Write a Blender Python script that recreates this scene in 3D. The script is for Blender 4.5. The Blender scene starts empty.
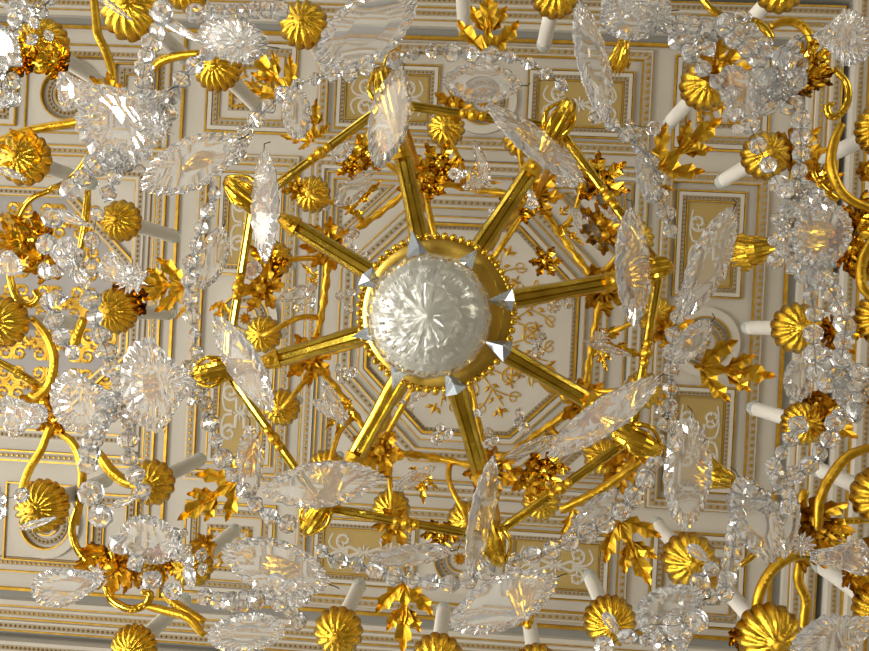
import bpy, math, random
from mathutils import Vector, Matrix
R = random.Random(7)
PI = math.pi
C = bpy.context.scene.collection
sc = bpy.context.scene
F = 800.0
VX, VY = 478.0, 326.0
CAMZ = 1.5
TH = math.atan((VX-434.5)/F)
CT, ST = math.cos(TH), math.sin(TH)

def at(px, py, d):
    """point at height d above the camera seen at photograph pixel px, py"""
    x, y = (px-434.5)/F, (py-325.5)/F
    w = Vector((x*CT-ST, y, x*ST+CT))
    w *= d/w.z
    return Vector((w.x, w.y, CAMZ+d))

# ------------------------------------------------------------ camera
cam = bpy.data.cameras.new('camera'); co = bpy.data.objects.new('camera', cam); C.objects.link(co)
M = Matrix(((CT, 0, ST), (0, -1, 0), (ST, 0, -CT)))
# columns are camera x, y, z axes in the world
M = Matrix(((CT, 0, ST), (0, -1, 0), (ST, 0, -CT)))
co.matrix_world = Matrix.Translation((0, 0, CAMZ)) @ M.to_4x4()
cam.sensor_width = 36; cam.lens = 36*F/869
cam.clip_start = .05; cam.clip_end = 100
sc.camera = co

# ------------------------------------------------------------ materials
def nt(name):
    m = bpy.data.materials.new(name); m.use_nodes = True
    return m, m.node_tree.nodes, m.node_tree.links, m.node_tree.nodes['Principled BSDF']
def gold(name, a, b, rough, scale=40, bump=.25, dist=.004):
    m, N, L, P = nt(name)
    P.inputs['Metallic'].default_value = 1
    tc = N.new('ShaderNodeTexCoord'); no = N.new('ShaderNodeTexNoise'); no.inputs['Scale'].default_value = scale
    no.inputs['Detail'].default_value = 4
    L.new(tc.outputs['Object'], no.inputs['Vector'])
    r = N.new('ShaderNodeValToRGB'); r.color_ramp.elements[0].position = .35; r.color_ramp.elements[1].position = .65
    r.color_ramp.elements[0].color = (*a, 1); r.color_ramp.elements[1].color = (*b, 1)
    L.new(no.outputs['Fac'], r.inputs['Fac']); L.new(r.outputs['Color'], P.inputs['Base Color'])
    P.inputs['Roughness'].default_value = rough
    bp = N.new('ShaderNodeBump'); bp.inputs['Strength'].default_value = bump; bp.inputs['Distance'].default_value = dist
    L.new(no.outputs['Fac'], bp.inputs['Height']); L.new(bp.outputs['Normal'], P.inputs['Normal'])
    return m
def plain(name, col, rough=.5, metal=0, noise=None, scale=8):
    m, N, L, P = nt(name)
    P.inputs['Roughness'].default_value = rough; P.inputs['Metallic'].default_value = metal
    if noise:
        tc = N.new('ShaderNodeTexCoord'); no = N.new('ShaderNodeTexNoise'); no.inputs['Scale'].default_value = scale
        no.inputs['Detail'].default_value = 5
        L.new(tc.outputs['Object'], no.inputs['Vector'])
        mx = N.new('ShaderNodeMix'); mx.data_type = 'RGBA'
        mx.inputs['A'].default_value = (*col, 1); mx.inputs['B'].default_value = (*noise, 1)
        L.new(no.outputs['Fac'], mx.inputs['Factor']); L.new(mx.outputs['Result'], P.inputs['Base Color'])
    else:
        P.inputs['Base Color'].default_value = (*col, 1)
    return m
def glass(name, col, rough=0.0, ior=1.52, scale=0, film=0):
    m = bpy.data.materials.new(name); m.use_nodes = True
    N, L = m.node_tree.nodes, m.node_tree.links
    N.clear()
    o = N.new('ShaderNodeOutputMaterial'); g = N.new('ShaderNodeBsdfGlass')
    g.inputs['Color'].default_value = (*col, 1); g.inputs['Roughness'].default_value = rough; g.inputs['IOR'].default_value = ior
    if scale:
        tc = N.new('ShaderNodeTexCoord'); no = N.new('ShaderNodeTexNoise'); no.inputs['Scale'].default_value = scale
        bp = N.new('ShaderNodeBump'); bp.inputs['Strength'].default_value = .25; bp.inputs['Distance'].default_value = .003
        L.new(tc.outputs['Object'], no.inputs['Vector']); L.new(no.outputs['Fac'], bp.inputs['Height']); L.new(bp.outputs['Normal'], g.inputs['Normal'])
    if film:
        df = N.new('ShaderNodeBsdfPrincipled'); df.inputs['Base Color'].default_value = (.90, .89, .85, 1); df.inputs['Roughness'].default_value = .25
        mx = N.new('ShaderNodeMixShader'); mx.inputs[0].default_value = film
        L.new(g.outputs[0], mx.inputs[1]); L.new(df.outputs[0], mx.inputs[2]); L.new(mx.outputs[0], o.inputs['Surface'])
    else: L.new(g.outputs[0], o.inputs['Surface'])
    return m
GOLD = gold('bright gilt bronze', (.60, .35, .022), (.80, .53, .05), .17)
GOLDM = gold('matt gilt bronze', (.56, .31, .018), (.74, .46, .04), .38, 60, .4)
GOLDA = gold('olive gilt of the arms', (.46, .32, .035), (.68, .48, .06), .20, 25, .3)
GOLDD = gold('brushed old gilt', (.46, .30, .05), (.66, .45, .08), .25, 12, .3)
GOLDC = gold('gilded plaster', (.58, .33, .035), (.74, .46, .06), .5, 20)
GILT_DARK = plain('aged gilt plaster', (.20, .11, .02), .6, 0, (.34, .20, .035), 30)
WHITE = plain('painted white plaster', (.57, .52, .415), .7, 0, (.65, .60, .485), 3)
WHITE2 = plain('painted cream plaster', (.52, .485, .41), .7, 0, (.60, .56, .47), 3)
TAN = plain('ochre painted plaster', (.36, .29, .17), .7, 0, (.46, .38, .25), 6)
OCHRE = plain('ochre panel ground', (.40, .27, .07), .7, 0, (.50, .36, .12), 5)
LEFTG = plain('warm grey stucco ground', (.36, .335, .30), .75, 0, (.44, .41, .37), 12)
RECESS_SHADE = plain('plaster in painted recess shade', (.25, .25, .21), .8, 0, (.31, .30, .26), 4)  # dark grey carries the shadow of the cornice recesses in its colour
CAND = plain('ivory candle tube', (.76, .72, .61), .35, 0, (.82, .78, .67), 20)
BULB = plain('frosted bulb glass', (.74, .80, .74), .12); 
BULB.node_tree.nodes['Principled BSDF'].inputs['Transmission Weight'].default_value = .55
CRY = glass('clear cut crystal', (.985, .99, .98), .01, 1.5, 0, .11)
CRYP = glass('cut crystal plate', (.985, .985, .97), .015, 1.5, 0, .14)
CRYW = glass('wavy cut crystal', (.98, .985, .975), .0, 1.5, 25)
CRYR = glass('softly frosted crystal', (.97, .975, .96), .08)
PRISM = plain('silvered prism crystal', (.50, .55, .57), .10, .55); PRISM.node_tree.nodes['Principled BSDF'].inputs['Transmission Weight'].default_value = .4
LINER = plain('silvered bowl liner', (.80, .79, .72), .28, .6, (.62, .60, .52), 14)
WIRE = plain('dark pin wire', (.06, .05, .035), .4, .8)

# ------------------------------------------------------------ mesh helper
class MB:
    def __init__(s): s.v = []; s.f = []
    def add(s, vs, fs):
        n = len(s.v); s.v += [Vector(v) for v in vs]; s.f += [tuple(i+n for i in f) for f in fs]; return s
    def merge(s, o, mat=None):
        s.add([mat @ v for v in o.v] if mat else o.v, o.f); return s
    def mesh(s, name, mat, smooth=False, off=None):
        me = bpy.data.meshes.new(name)
        me.from_pydata([tuple(v-off) if off else tuple(v) for v in s.v], [], s.f)
        me.materials.append(mat)
        if smooth: me.polygons.foreach_set('use_smooth', [True]*len(me.polygons))
        me.update()
        return me
    def build(s, name, mat, parent=None, smooth=False, origin=None):
        """verts in world space; parent has no rotation"""
        base = parent['_w'] if parent is not None else (0, 0, 0)
        loc = Vector(origin) if origin is not None else Vector(base)
        o = bpy.data.objects.new(name, s.mesh(name, mat, smooth, loc)); C.objects.link(o)
        if parent is not None:
            o.parent = parent; o.location = loc-Vector(base)
        else: o.location = loc
        o['_w'] = tuple(loc)
        return o
def inst(name, me, mw, parent=None):
    o = bpy.data.objects.new(name, me); C.objects.link(o)
    if parent is not None:
        o.parent = parent; mw = Matrix.Translation(-Vector(parent['_w'])) @ mw
    o.matrix_local = mw if parent is not None else mw
    if parent is None: o.matrix_world = mw
    return o
def empty(name, loc):
    o = bpy.data.objects.new(name, None); C.objects.link(o); o.location = loc; o['_w'] = tuple(loc); o.empty_display_size = .05
    return o
LABELS = {}
def tag(o, label, cat, group=None):
    if label in LABELS: print('DUPLICATE LABEL', label)
    LABELS[label] = 1
    o['label'] = label; o['category'] = cat
    if group: o['group'] = group
    return o
def struct(o): o['kind'] = 'structure'; return o

def catmull(pts, n=6, closed=False):
    P = [Vector(p) for p in pts]; out = []
    m = len(P)
    for i in range(m-1 if not closed else m):
        p0 = P[i-1] if (i > 0 or closed) else P[0]*2-P[1]
        p1 = P[i]; p2 = P[(i+1) % m]
        p3 = P[(i+2) % m] if (i+2 < m or closed) else p2*2-p1
        for k in range(n):
            t = k/n
            out.append(.5*((2*p1)+(-p0+p2)*t+(2*p0-5*p1+4*p2-p3)*t*t+(-p0+3*p1-3*p2+p3)*t**3))
    if not closed: out.append(P[-1])
    return out
def tube(pts, r, sides=8, up=Vector((0, 0, 1)), flat=1.0, caps=True):
    """r number or function of t; flat scales the section along `up`"""
    mb = MB(); n = len(pts); rings = []
    vs = []; fs = []
    for i, p in enumerate(pts):
        t = (pts[min(i+1, n-1)]-pts[max(i-1, 0)])
        t = t.normalized() if t.length > 1e-9 else Vector((1, 0, 0))
        a = t.cross(up)
        a = a.normalized() if a.length > 1e-5 else Vector((1, 0, 0))
        b = a.cross(t).normalized()
        rr = r(i/(n-1)) if callable(r) else r
        for k in range(sides):
            q = 2*PI*(k+.5)/sides
            vs.append(p+a*math.cos(q)*rr+b*math.sin(q)*rr*flat)
    for i in range(n-1):
        for k in range(sides):
            k2 = (k+1) % sides
            fs.append((i*sides+k, i*sides+k2, (i+1)*sides+k2, (i+1)*sides+k))
    if caps:
        fs.append(tuple(range(sides-1, -1, -1))); fs.append(tuple((n-1)*sides+k for k in range(sides)))
    return mb.add(vs, fs)
def lathe(prof, n=24, mod=None, c=(0, 0, 0)):
    """prof list of (r,z); mod(theta, i)->radius factor, dz"""
    vs = []; fs = []; c = Vector(c)
    m = len(prof)
    for i, (r, z) in enumerate(prof):
        for k in range(n):
            q = 2*PI*k/n
            f, dz = mod(q, i) if mod else (1, 0)
            vs.append(c+Vector((r*f*math.cos(q), r*f*math.sin(q), z+dz)))
    for i in range(m-1):
        for k in range(n):
            k2 = (k+1) % n
            fs.append((i*n+k, i*n+k2, (i+1)*n+k2, (i+1)*n+k))
    fs.append(tuple(range(n-1, -1, -1))); fs.append(tuple((m-1)*n+k for k in range(n)))
    return MB().add(vs, fs)
def ball(c, r, n=8, m=5, sz=1.0):
    return lathe([(r*math.sin(PI*(i+.0001)/m) if 0 < i < m else r*.02, -r*sz*math.cos(PI*i/m)) for i in range(m+1)], n, None, c)

# ------------------------------------------------------------ ceiling
D = 6.0
KU = D/F
CC = at(471, 330, D)
RA = math.radians(2.9)
def cu(u, v, h=0):
    """ceiling coordinates (photograph pixels from the octagon centre), h metres below the slab"""
    x, y = u*KU, v*KU
    return Vector((CC.x+x*math.cos(RA)-y*math.sin(RA), CC.y+x*math.sin(RA)+y*math.cos(RA), CC.z-h))
def offpoly(poly, d):
    """inset (d>0 shrinks) a closed polygon given anticlockwise or clockwise, by mitring"""
    n = len(poly); out = []
    A = sum(poly[i][0]*poly[(i+1) % n][1]-poly[(i+1) % n][0]*poly[i][1] for i in range(n))
    s = 1 if A > 0 else -1
    for i in range(n):
        a = Vector(poly[i-1]); b = Vector(poly[i]); c = Vector(poly[(i+1) % n])
        e1 = (b-a).normalized(); e2 = (c-b).normalized()
        n1 = Vector((-e1.y, e1.x))*s; n2 = Vector((-e2.y, e2.x))*s
        m = (n1+n2); m /= max(m.length_squared/2, .2)
        out.append(tuple(b+m*d))
    return out
def ring(mb, poly, d0, d1, h0, h1):
    """moulding strip between two insets of the polygon, from height h0 to h1 below the slab"""
    A = offpoly(poly, d0); B = offpoly(poly, d1); n = len(poly)
    vs = [cu(*p, h0) for p in A]+[cu(*p, h1) for p in A]+[cu(*p, h1) for p in B]+[cu(*p, h0) for p in B]
    fs = []
    for i in range(n):
        j = (i+1) % n
        for k in range(3): fs.append((k*n+i, k*n+j, (k+1)*n+j, (k+1)*n+i))
        fs.append((3*n+i, 3*n+j, j, i))
    mb.add(vs, fs)
def beads(mb, poly, inset, step, size, h, closed=True, asp=1.0):
    P = offpoly(poly, inset) if closed else poly
    n = len(P)
    for i in range(n if closed else n-1):
        a = Vector(P[i]); b = Vector(P[(i+1) % n]); L = (b-a).length; m = max(1, int(L/step)); e = (b-a)/L; w = Vector((-e.y, e.x))
        for k in range(m):
            c = a+(b-a)*(k+.5)/m
            s = size/2
            q = [c+e*s*asp, c+w*s, c-e*s*asp, c-w*s]
            vs = [cu(p.x, p.y, h-.004) for p in q]+[cu(p.x, p.y, h+.012) for p in [c+(p_-c)*.55 for p_ in q]]
            mb.add(vs, [(0, 1, 5, 4), (1, 2, 6, 5), (2, 3, 7, 6), (3, 0, 4, 7), (4, 5, 6, 7)])
def rect(u0, v0, u1, v1): return [(u0, v0), (u1, v0), (u1, v1), (u0, v1)]
def octa(a, b=None, cu0=0, cv0=0):
    b = b or a; t = .4142
    return [(cu0+a, cv0-b*t), (cu0+a, cv0+b*t), (cu0+a*t, cv0+b), (cu0-a*t, cv0+b), (cu0-a, cv0+b*t), (cu0-a, cv0-b*t), (cu0-a*t, cv0-b), (cu0+a*t, cv0-b)]
def circ(c, r, n=28): return [(c[0]+r*math.cos(2*PI*i/n), c[1]+r*math.sin(2*PI*i/n)) for i in range(n)]
slab = MB()
slab.add([cu(-900, -620), cu(900, -620), cu(900, 620), cu(-900, 620), cu(-900, -620, -.3), cu(900, -620, -.3), cu(900, 620, -.3), cu(-900, 620, -.3)],
         [(0, 1, 2, 3), (4, 7, 6, 5), (0, 4, 5, 1), (1, 5, 6, 2), (2, 6, 7, 3), (3, 7, 4, 0)])
struct(slab.build('ceiling', WHITE))
tn = [0]
def trim(mb, mat):
    tn[0] += 1
    if mb.v: return struct(mb.build('trim_%d' % tn[0], mat))
def frame_set(poly, spec):
    """spec: list of (kind, d0, d1) with heights; one trim object per material"""
    parts = {}
    for it in spec:
        k = it[0]
        if k in 'bB':
            h = it[4] if len(it) > 4 else .01
            ring(parts.setdefault('t', MB()), poly, it[1]-it[3]*.62, it[1]+it[3]*.62, -.002, h+.002)
        if k == 'g': ring(parts.setdefault('g', MB()), poly, it[1], it[2], -.002, .022 if len(it) < 4 else it[3])
        if k == 'd': ring(parts.setdefault('d', MB()), poly, it[1], it[2], -.002, .010 if len(it) < 4 else it[3])
        if k == 'w': ring(parts.setdefault('w', MB()), poly, it[1], it[2], -.002, .018 if len(it) < 4 else it[3])
        if k == 'y': ring(parts.setdefault('y', MB()), poly, it[1], it[2], -.002, .012 if len(it) < 4 else it[3])
        if k == 'b': beads(parts.setdefault('b', MB()), poly, it[1], it[2], it[3], it[4] if len(it) > 4 else .01)
        if k == 'B': beads(parts.setdefault('d', MB()), poly, it[1], it[2], it[3], it[4] if len(it) > 4 else .01)
    for k, mb in parts.items():
        trim(mb, {'g': GOLDC, 'd': GILT_DARK, 'w': WHITE, 'y': RECESS_SHADE, 'b': GOLDC, 't': TAN}[k])
# octagon centre
O = octa(150)
frame_set(octa(104), [('g', -1.3, 1.3, .03), ('w', -7, -2.5, .02), ('g', -8.2, -7, .025), ('B', 3.2, 4.2, 2.8, .0)])
frame_set(octa(126), [('w', -7, 5, .02), ('B', 0, 6, 4.2, .02), ('g', -7.8, -6.6, .03), ('g', 5, 6.2, .03)])
frame_set(rect(-152, -152, 152, 152), [('g', -.7, .7, .02), ('w', -14, -3, .03), ('b', -8.5, 6, 4, .03), ('g', -15.2, -14, .035), ('y', -17, -15.2, .01)])
for sx in (-1, 1):
    for sy in (-1, 1):
        T = [(sx*146, sy*146), (sx*146, sy*72), (sx*72, sy*146)]
        frame_set(T, [('g', 0, 1.3, .02), ('g', 5, 6, .015), ('B', 9, 5, 3, .0)])
# gold scroll ornaments
def spiral(c, r, a0, turns, sgn, n=12):
    return [(c[0]+r*(1-.78*i/n)*math.cos(a0+sgn*turns*2*PI*i/n), c[1]+r*(1-.78*i/n)*math.sin(a0+sgn*turns*2*PI*i/n)) for i in range(n+1)]
def line_tube(mb, pts, w, h=.004):
    P = catmull([cu(p[0], p[1], h) for p in pts], 2)
    mb.merge(tube(P, lambda t: w*1.15*KU*(1-.3*t), 5, Vector((0, 0, 1)), .5))
def blob(mb, c, a, l, w, h=.006):
    e = Vector((math.cos(a), math.sin(a))); n_ = Vector((-e.y, e.x)); c = Vector(c)
    q = [c, c+e*l*.45+n_*w/2, c+e*l, c+e*l*.45-n_*w/2]
    m = c+e*l*.45
    mb.add([cu(p.x, p.y, 0) for p in q]+[cu(m.x, m.y, h+.012)], [(0, 1, 4), (1, 2, 4), (2, 3, 4), (3, 0, 4)])
def ornament(mb, c, w, h, s=1.0, dens=1.0):
    """mirrored acanthus scrolls filling a w x h panel"""
    for sx in (-1, 1):
        for sy in (-1, 1):
            r = min(w, h)*.21
            cx_, cy_ = c[0]+sx*w*.26, c[1]+sy*h*.26
            line_tube(mb, [c, (c[0]+sx*w*.10, c[1]+sy*h*.05)]+spiral((cx_, cy_), r, math.atan2(-sy, -sx), 1.3, sx*sy), 1.1*s)
            line_tube(mb, [(c[0]+sx*w*.2, c[1]+sy*h*.02), (c[0]+sx*w*.38, c[1]+sy*h*.04), (c[0]+sx*w*.45, c[1]+sy*h*.2), (c[0]+sx*w*.4, c[1]+sy*h*.42)], .9*s)
            for k in range(5):
                a = k*2*PI/5+sx
                blob(mb, (cx_+r*.2*math.cos(a), cy_+r*.2*math.sin(a)), a, r*.75, r*.35)
    for k in range(8):
        a = k*PI/4
        blob(mb, c, a, min(w, h)*.24, min(w, h)*.1)
def rosette(c, r):
    frame_set(circ(c, r), [('w', 0, r*.25, .035), ('g', r*.25, r*.29, .04), ('B', r*.45, r*.16, r*.13, .01), ('g', r*.62, r*.66, .02)])
    mb = MB()
    for k in range(10): blob(mb, c, k*PI/5, r*.22, r*.11)
    trim(mb, GOLDC)
frame_done = 0
ctr = MB()
for k in range(8):      # arabesques inside the octagon
    a = k*PI/4+PI/8; e = lambda r, b: (r*math.cos(a+b), r*math.sin(a+b))
    line_tube(ctr, [e(15, 0), e(40, .12), e(62, 0), e(82, -.06)], .8)
    for s in (-1, 1):
        line_tube(ctr, [e(35, 0), e(52, s*.25)]+spiral(e(60, s*.33), 10, a+s*1.5, 1.2, s, 10), .8)
        line_tube(ctr, [e(62, 0), e(74, s*.16)]+spiral(e(80, s*.22), 7, a+s*1.5, 1.1, s, 8), .7)
        for q in (45, 58, 70, 84): blob(ctr, e(q, s*.02), a+s*.9, 9, 4.5)
        for q in range(4): blob(ctr, e(66, s*.3), a+q*1.57, 6.5, 3)
    blob(ctr, e(80, 0), a, 14, 6)
trim(ctr, GOLDC)
# cross strips: panel, medallion, panel on each side
orn = MB(); orw = MB()
for q in range(4):
    ca, sa = [(1, 0), (0, 1), (-1, 0), (0, -1)][q]
    def rot(u, v): return (u*ca-v*sa, u*sa+v*ca)
    def rr(u0, v0, u1, v1): return [rot(u0, v0), rot(u1, v0), rot(u1, v1), rot(u0, v1)]
    frame_set(rr(180, -166, 284, 166), [('g', 0, 1.2, .02), ('w', 1.2, 10, .035), ('b', 5.4, 6.5, 4.4, .035), ('g', 9.5, 10.7, .04)])
    for s in (-1, 1):
        v0, v1 = (44, 148) if s > 0 else (-148, -44)
        frame_set(rr(196, v0, 262, v1), [('g', -.6, .8, .02), ('w', 1.5, 5, .02), ('B', 7, 4, 3, .01), ('g', 9.5, 10.6, .015)])
        c = rot(229, (v0+v1)/2)
        g_ = rr(207, v0+11, 251, v1-11)
        trim(MB().add([cu(*p, -.002) for p in g_]+[cu(*p, .004) for p in g_], [(4, 5, 6, 7), (0, 1, 5, 4), (1, 2, 6, 5), (2, 3, 7, 6), (3, 0, 4, 7)]), OCHRE)
        ornament(orw, c, *((42, 80) if ca else (80, 42)), 1.5)
    rosette(rot(229, 0), 34)
    # corner square
    frame_set(rr(188, 188, 280, 280), [('g', -.7, 1.2, .02), ('w', 2, 6, .02), ('b', 9, 5, 3.8, .01), ('g', 13, 14, .015), ('B', 24, 5, 3, .0), ('g', 26, 27.2, .02)])
    ornament(orn, rot(234, 234), 50, 50, 1.4)
trim(orn, GOLDC); trim(orw, WHITE)
# long mouldings of the big field; they run on to the left as the next bay
BIG = rect(-1000, -289, 304, 289)
SQ = rect(-304, -289, 304, 289)
frame_set(SQ, [('g', -1.2, 1.4, .03)])
frame_set(BIG, [('g', -1.6, 1.0, .032), ('y', -10, -1.6, .004), ('w', -15, -10, .06), ('g', -16.2, -15, .065), ('w', -26, -16.2, .09), ('b', -21, 5, 4, .09),
                ('g', -27.4, -26, .1), ('w', -36, -27.4, .13), ('B', -32, 5, 4, .13), ('g', -37.4, -36, .14), ('y', -44, -37.4, .05),
                ('w', -56, -44, .2), ('B', -50, 4.5, 4, .2), ('g', -58, -56, .22), ('w', -90, -58, .28), ('B', -66, 5, 4, .28), ('g', -76, -74, .3), ('b', -84, 6, 4, .28), ('g', -91.5, -90, .32)])
# strips left of the square
frame_set(rect(-1000, -272, -318, 272), [('g', 0, 1.2, .02), ('b', 9, 5, 4, .0), ('d', 14, 15, .01)])
frame_set(rect(-620, -168, -316, 158), [('g', 0, 1.6, .03), ('w', 1.6, 10, .03), ('b', 6, 5.5, 4, .03), ('g', 10, 11.2, .035), ('w', 22, 32, .02), ('B', 27, 5, 4, .02), ('g', 32, 33, .02)])
frame_set(octa(120, 118, -468, -5), [('g', 0, 1.6, .03), ('w', 1.6, 8, .03), ('B', 4.8, 5, 3.6, .03), ('g', 8, 9, .03)])
g_ = octa(110, 108, -468, -5)
trim(MB().add([cu(*p, .004) for p in g_], [tuple(range(8))]), LEFTG)
left_o = MB()
for i in range(6):
    for j in range(5):
        ornament(left_o, (-560+36*i, -90+42*j), 40, 42, 1.9)
trim(left_o, GOLDC)
for s in (-1, 1):
    for uc in (-425, -640):
        rosette((uc, s*220), 36)
        frame_set(rect(uc-44, s*220-40, uc+44, s*220+40), [('g', 0, 1.2, .02)])
    frame_set(rect(-590, s*220-34, -478, s*220+34), [('g', 0, 1.4, .03), ('w', 1.4, 6, .03), ('B', 9, 5, 4, .01), ('g', 13, 14, .02)])
    frame_set(rect(-376, s*220-34, -330, s*220+34), [('g', 0, 1.4, .03), ('B', 7, 5, 4, .01), ('g', 11, 12, .02)])
    o2 = MB(); ornament(o2, (-534, s*220), 80, 38); trim(o2, GOLDC)
# arched lunettes along the side beyond the cornice
for vc in (-235, -80, 75, 230):
    pts = [(406, vc-74), (406, vc+74)]+[(406+55*math.sin(t), vc+74*math.cos(t)) for t in [PI*k/14 for k in range(1, 14)]]
    frame_set(pts, [('g', 0, 2.6, .38), ('w', 4, 9, .34), ('g', 10, 11.2, .35)])
    lo = MB()
    for w in (-44, 0, 44):
        line_tube(lo, spiral((424, vc+w), 13, 0, 1.4, 1), 1.6, .02); line_tube(lo, spiral((424, vc+w+20), 10, PI, 1.3, -1), 1.4, .02)
        for k in range(5): blob(lo, (424, vc+w), k*1.25, 13, 6, .02)
    trim(lo, GILT_DARK)

# ------------------------------------------------------------ labels helper
CXP, CYP = 436, 315
WORDS = ['twelve', 'one', 'two', 'three', 'four', 'five', 'six', 'seven', 'eight', 'nine', 'ten', 'eleven']
def clock(px, py):
    a = (math.degrees(math.atan2(px-CXP, -(py-CYP))) % 360)/30
    h = round(a*2)/2
    h0 = int(h) % 12
    return ('half past ' if h-int(h) > .2 else '')+WORDS[h0]+(" o'clock" if h-int(h) < .2 else '')
def dist_word(px, py):
    r = math.hypot(px-CXP, py-CYP)
    return 'beside the bowl' if r < 120 else 'within the gilt octagon' if r < 215 else 'at the gilt octagon' if r < 275 else 'just outside the gilt octagon' if r < 335 else 'in the outer ring' if r < 400 else 'at the outermost edge'

# ------------------------------------------------------------ chandelier frame
HUB = at(436, 313, 1.62)
ch = empty('chandelier', HUB)
tag(ch, 'huge gilt bronze chandelier seen from straight below, eight arms around a glass bowl', 'chandelier')
def lift(pxs, d0, d1=None):
    """list of pixels -> smooth 3-D curve with distance going d0..d1"""
    n = len(pxs); d1 = d0 if d1 is None else d1
    return [at(p[0], p[1], p[2] if len(p) > 2 else d0+(d1-d0)*i/(n-1)) for i, p in enumerate(pxs)]
# hub disc: slightly domed eight-lobed dish
mb = lathe([(.005, .012), (.10, .012), (.125, .006), (.148, .0), (.156, .004), (.158, .014), (.150, .022), (.12, .035), (.05, .06), (.005, .06)], 64, None, HUB)
disc = mb.build('hub_disc', GOLDD, ch, True)
mb = MB()
for k in range(56):
    a = 2*PI*k/56; mb.merge(ball(HUB+Vector((.1575*math.cos(a), .1575*math.sin(a), .004)), .0078, 8, 6))
mb.build('bead_rim', GOLD, disc, True)
# central stem up to the ceiling
CEI = cu(-9, 0, 0)
mb = lathe([(.03, 0), (.05, .15), (.09, .3), (.06, .4), (.035, .5), (.05, .8), (.10, 1.0), (.12, 1.15), (.06, 1.3), (.03, 1.45), (.025, 2.2), (.05, 2.3), (.02, 2.4), (.015, 4.2), (.06, 4.36), (.08, 4.375)],
           20, lambda q, i: (1+.08*math.cos(q*8), 0), HUB)
mb.build('stem', GOLDM, ch, True)
node_a = [math.radians(-13.2+45*k) for k in range(8)]
ends = [(613, 281), (593, 403), (483, 481), (353, 461), (272, 360), (291, 224), (401, 151), (533, 167)]
RING_R = .470
RC = at(438, 319, 1.62)
UC = at(456, 324, 3.0)
def beam(a, b, w0, w1, h0, h1, gro=True):
    """ribbed gilt beam from a to b"""
    t = (b-a).normalized(); s = t.cross(Vector((0, 0, 1))).normalized(); u = s.cross(t)
    vs = []; fs = []
    prof = [(-1, .3), (-.8, -.4), (-.45, -.62), (-.25, -.3), (.25, -.3), (.45, -.9), (.8, -.5), (1, .3), (.5, .8), (-.5, .8)]
    N = 10
    for i in range(N+1):
        f = i/N; p = a+(b-a)*f; w = (w0+(w1-w0)*f)*(1+.04*math.sin(f*9)); h = h0+(h1-h0)*f
        for (x, y) in prof: vs.append(p+s*x*w/2+u*y*h/2)
    m = len(prof)
    for i in range(N):
        for k in range(m): fs.append((i*m+k, i*m+(k+1) % m, (i+1)*m+(k+1) % m, (i+1)*m+k))
    fs += [tuple(range(m-1, -1, -1)), tuple(N*m+k for k in range(m))]
    return MB().add(vs, fs)
nodes = []
for k, a in enumerate(node_a):
    e = ends[k]; E = at(e[0], e[1], 1.70)
    dirv = (E-HUB); dirv.z = 0; dirv.normalize()
    S = HUB+dirv*.140+Vector((0, 0, .02))
    arm = beam(S, E, .040, .036, .028, .026).build('arm', GOLDA, ch)
    # collar at the arm end
    mb = MB(); t = dirv
    P = [E-t*.014+Vector((0, 0, .004)), E+Vector((0, 0, .002)), E+t*.012, E+t*.028+Vector((0, 0, .01))]
    mb.merge(tube(P, lambda q: .024-.012*q, 10))
    mb.merge(ball(E+Vector((0, 0, -.012)), .011))
    mb.build('arm_end', GOLDM, arm)
    # upper stay above the arm
    U = UC+Vector((.56*math.cos(a), .56*math.sin(a), 0))
    S2 = HUB+dirv*.12+Vector((0, 0, .22)); E2 = Vector((RC.x+RING_R*math.cos(a)*.78, RC.y+RING_R*math.sin(a)*.78, HUB.z+.42))
    mb = tube(catmull([S2, S2+dirv*.08+Vector((0, 0, .05)), E2-dirv*.05, E2], 5), lambda t: .014+.006*math.sin(t*22), 8)
    mb.build('upper_stay', GOLDM, ch, True)
    nodes.append(RC+Vector((RING_R*math.cos(a), RING_R*math.sin(a), .0)))
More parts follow.
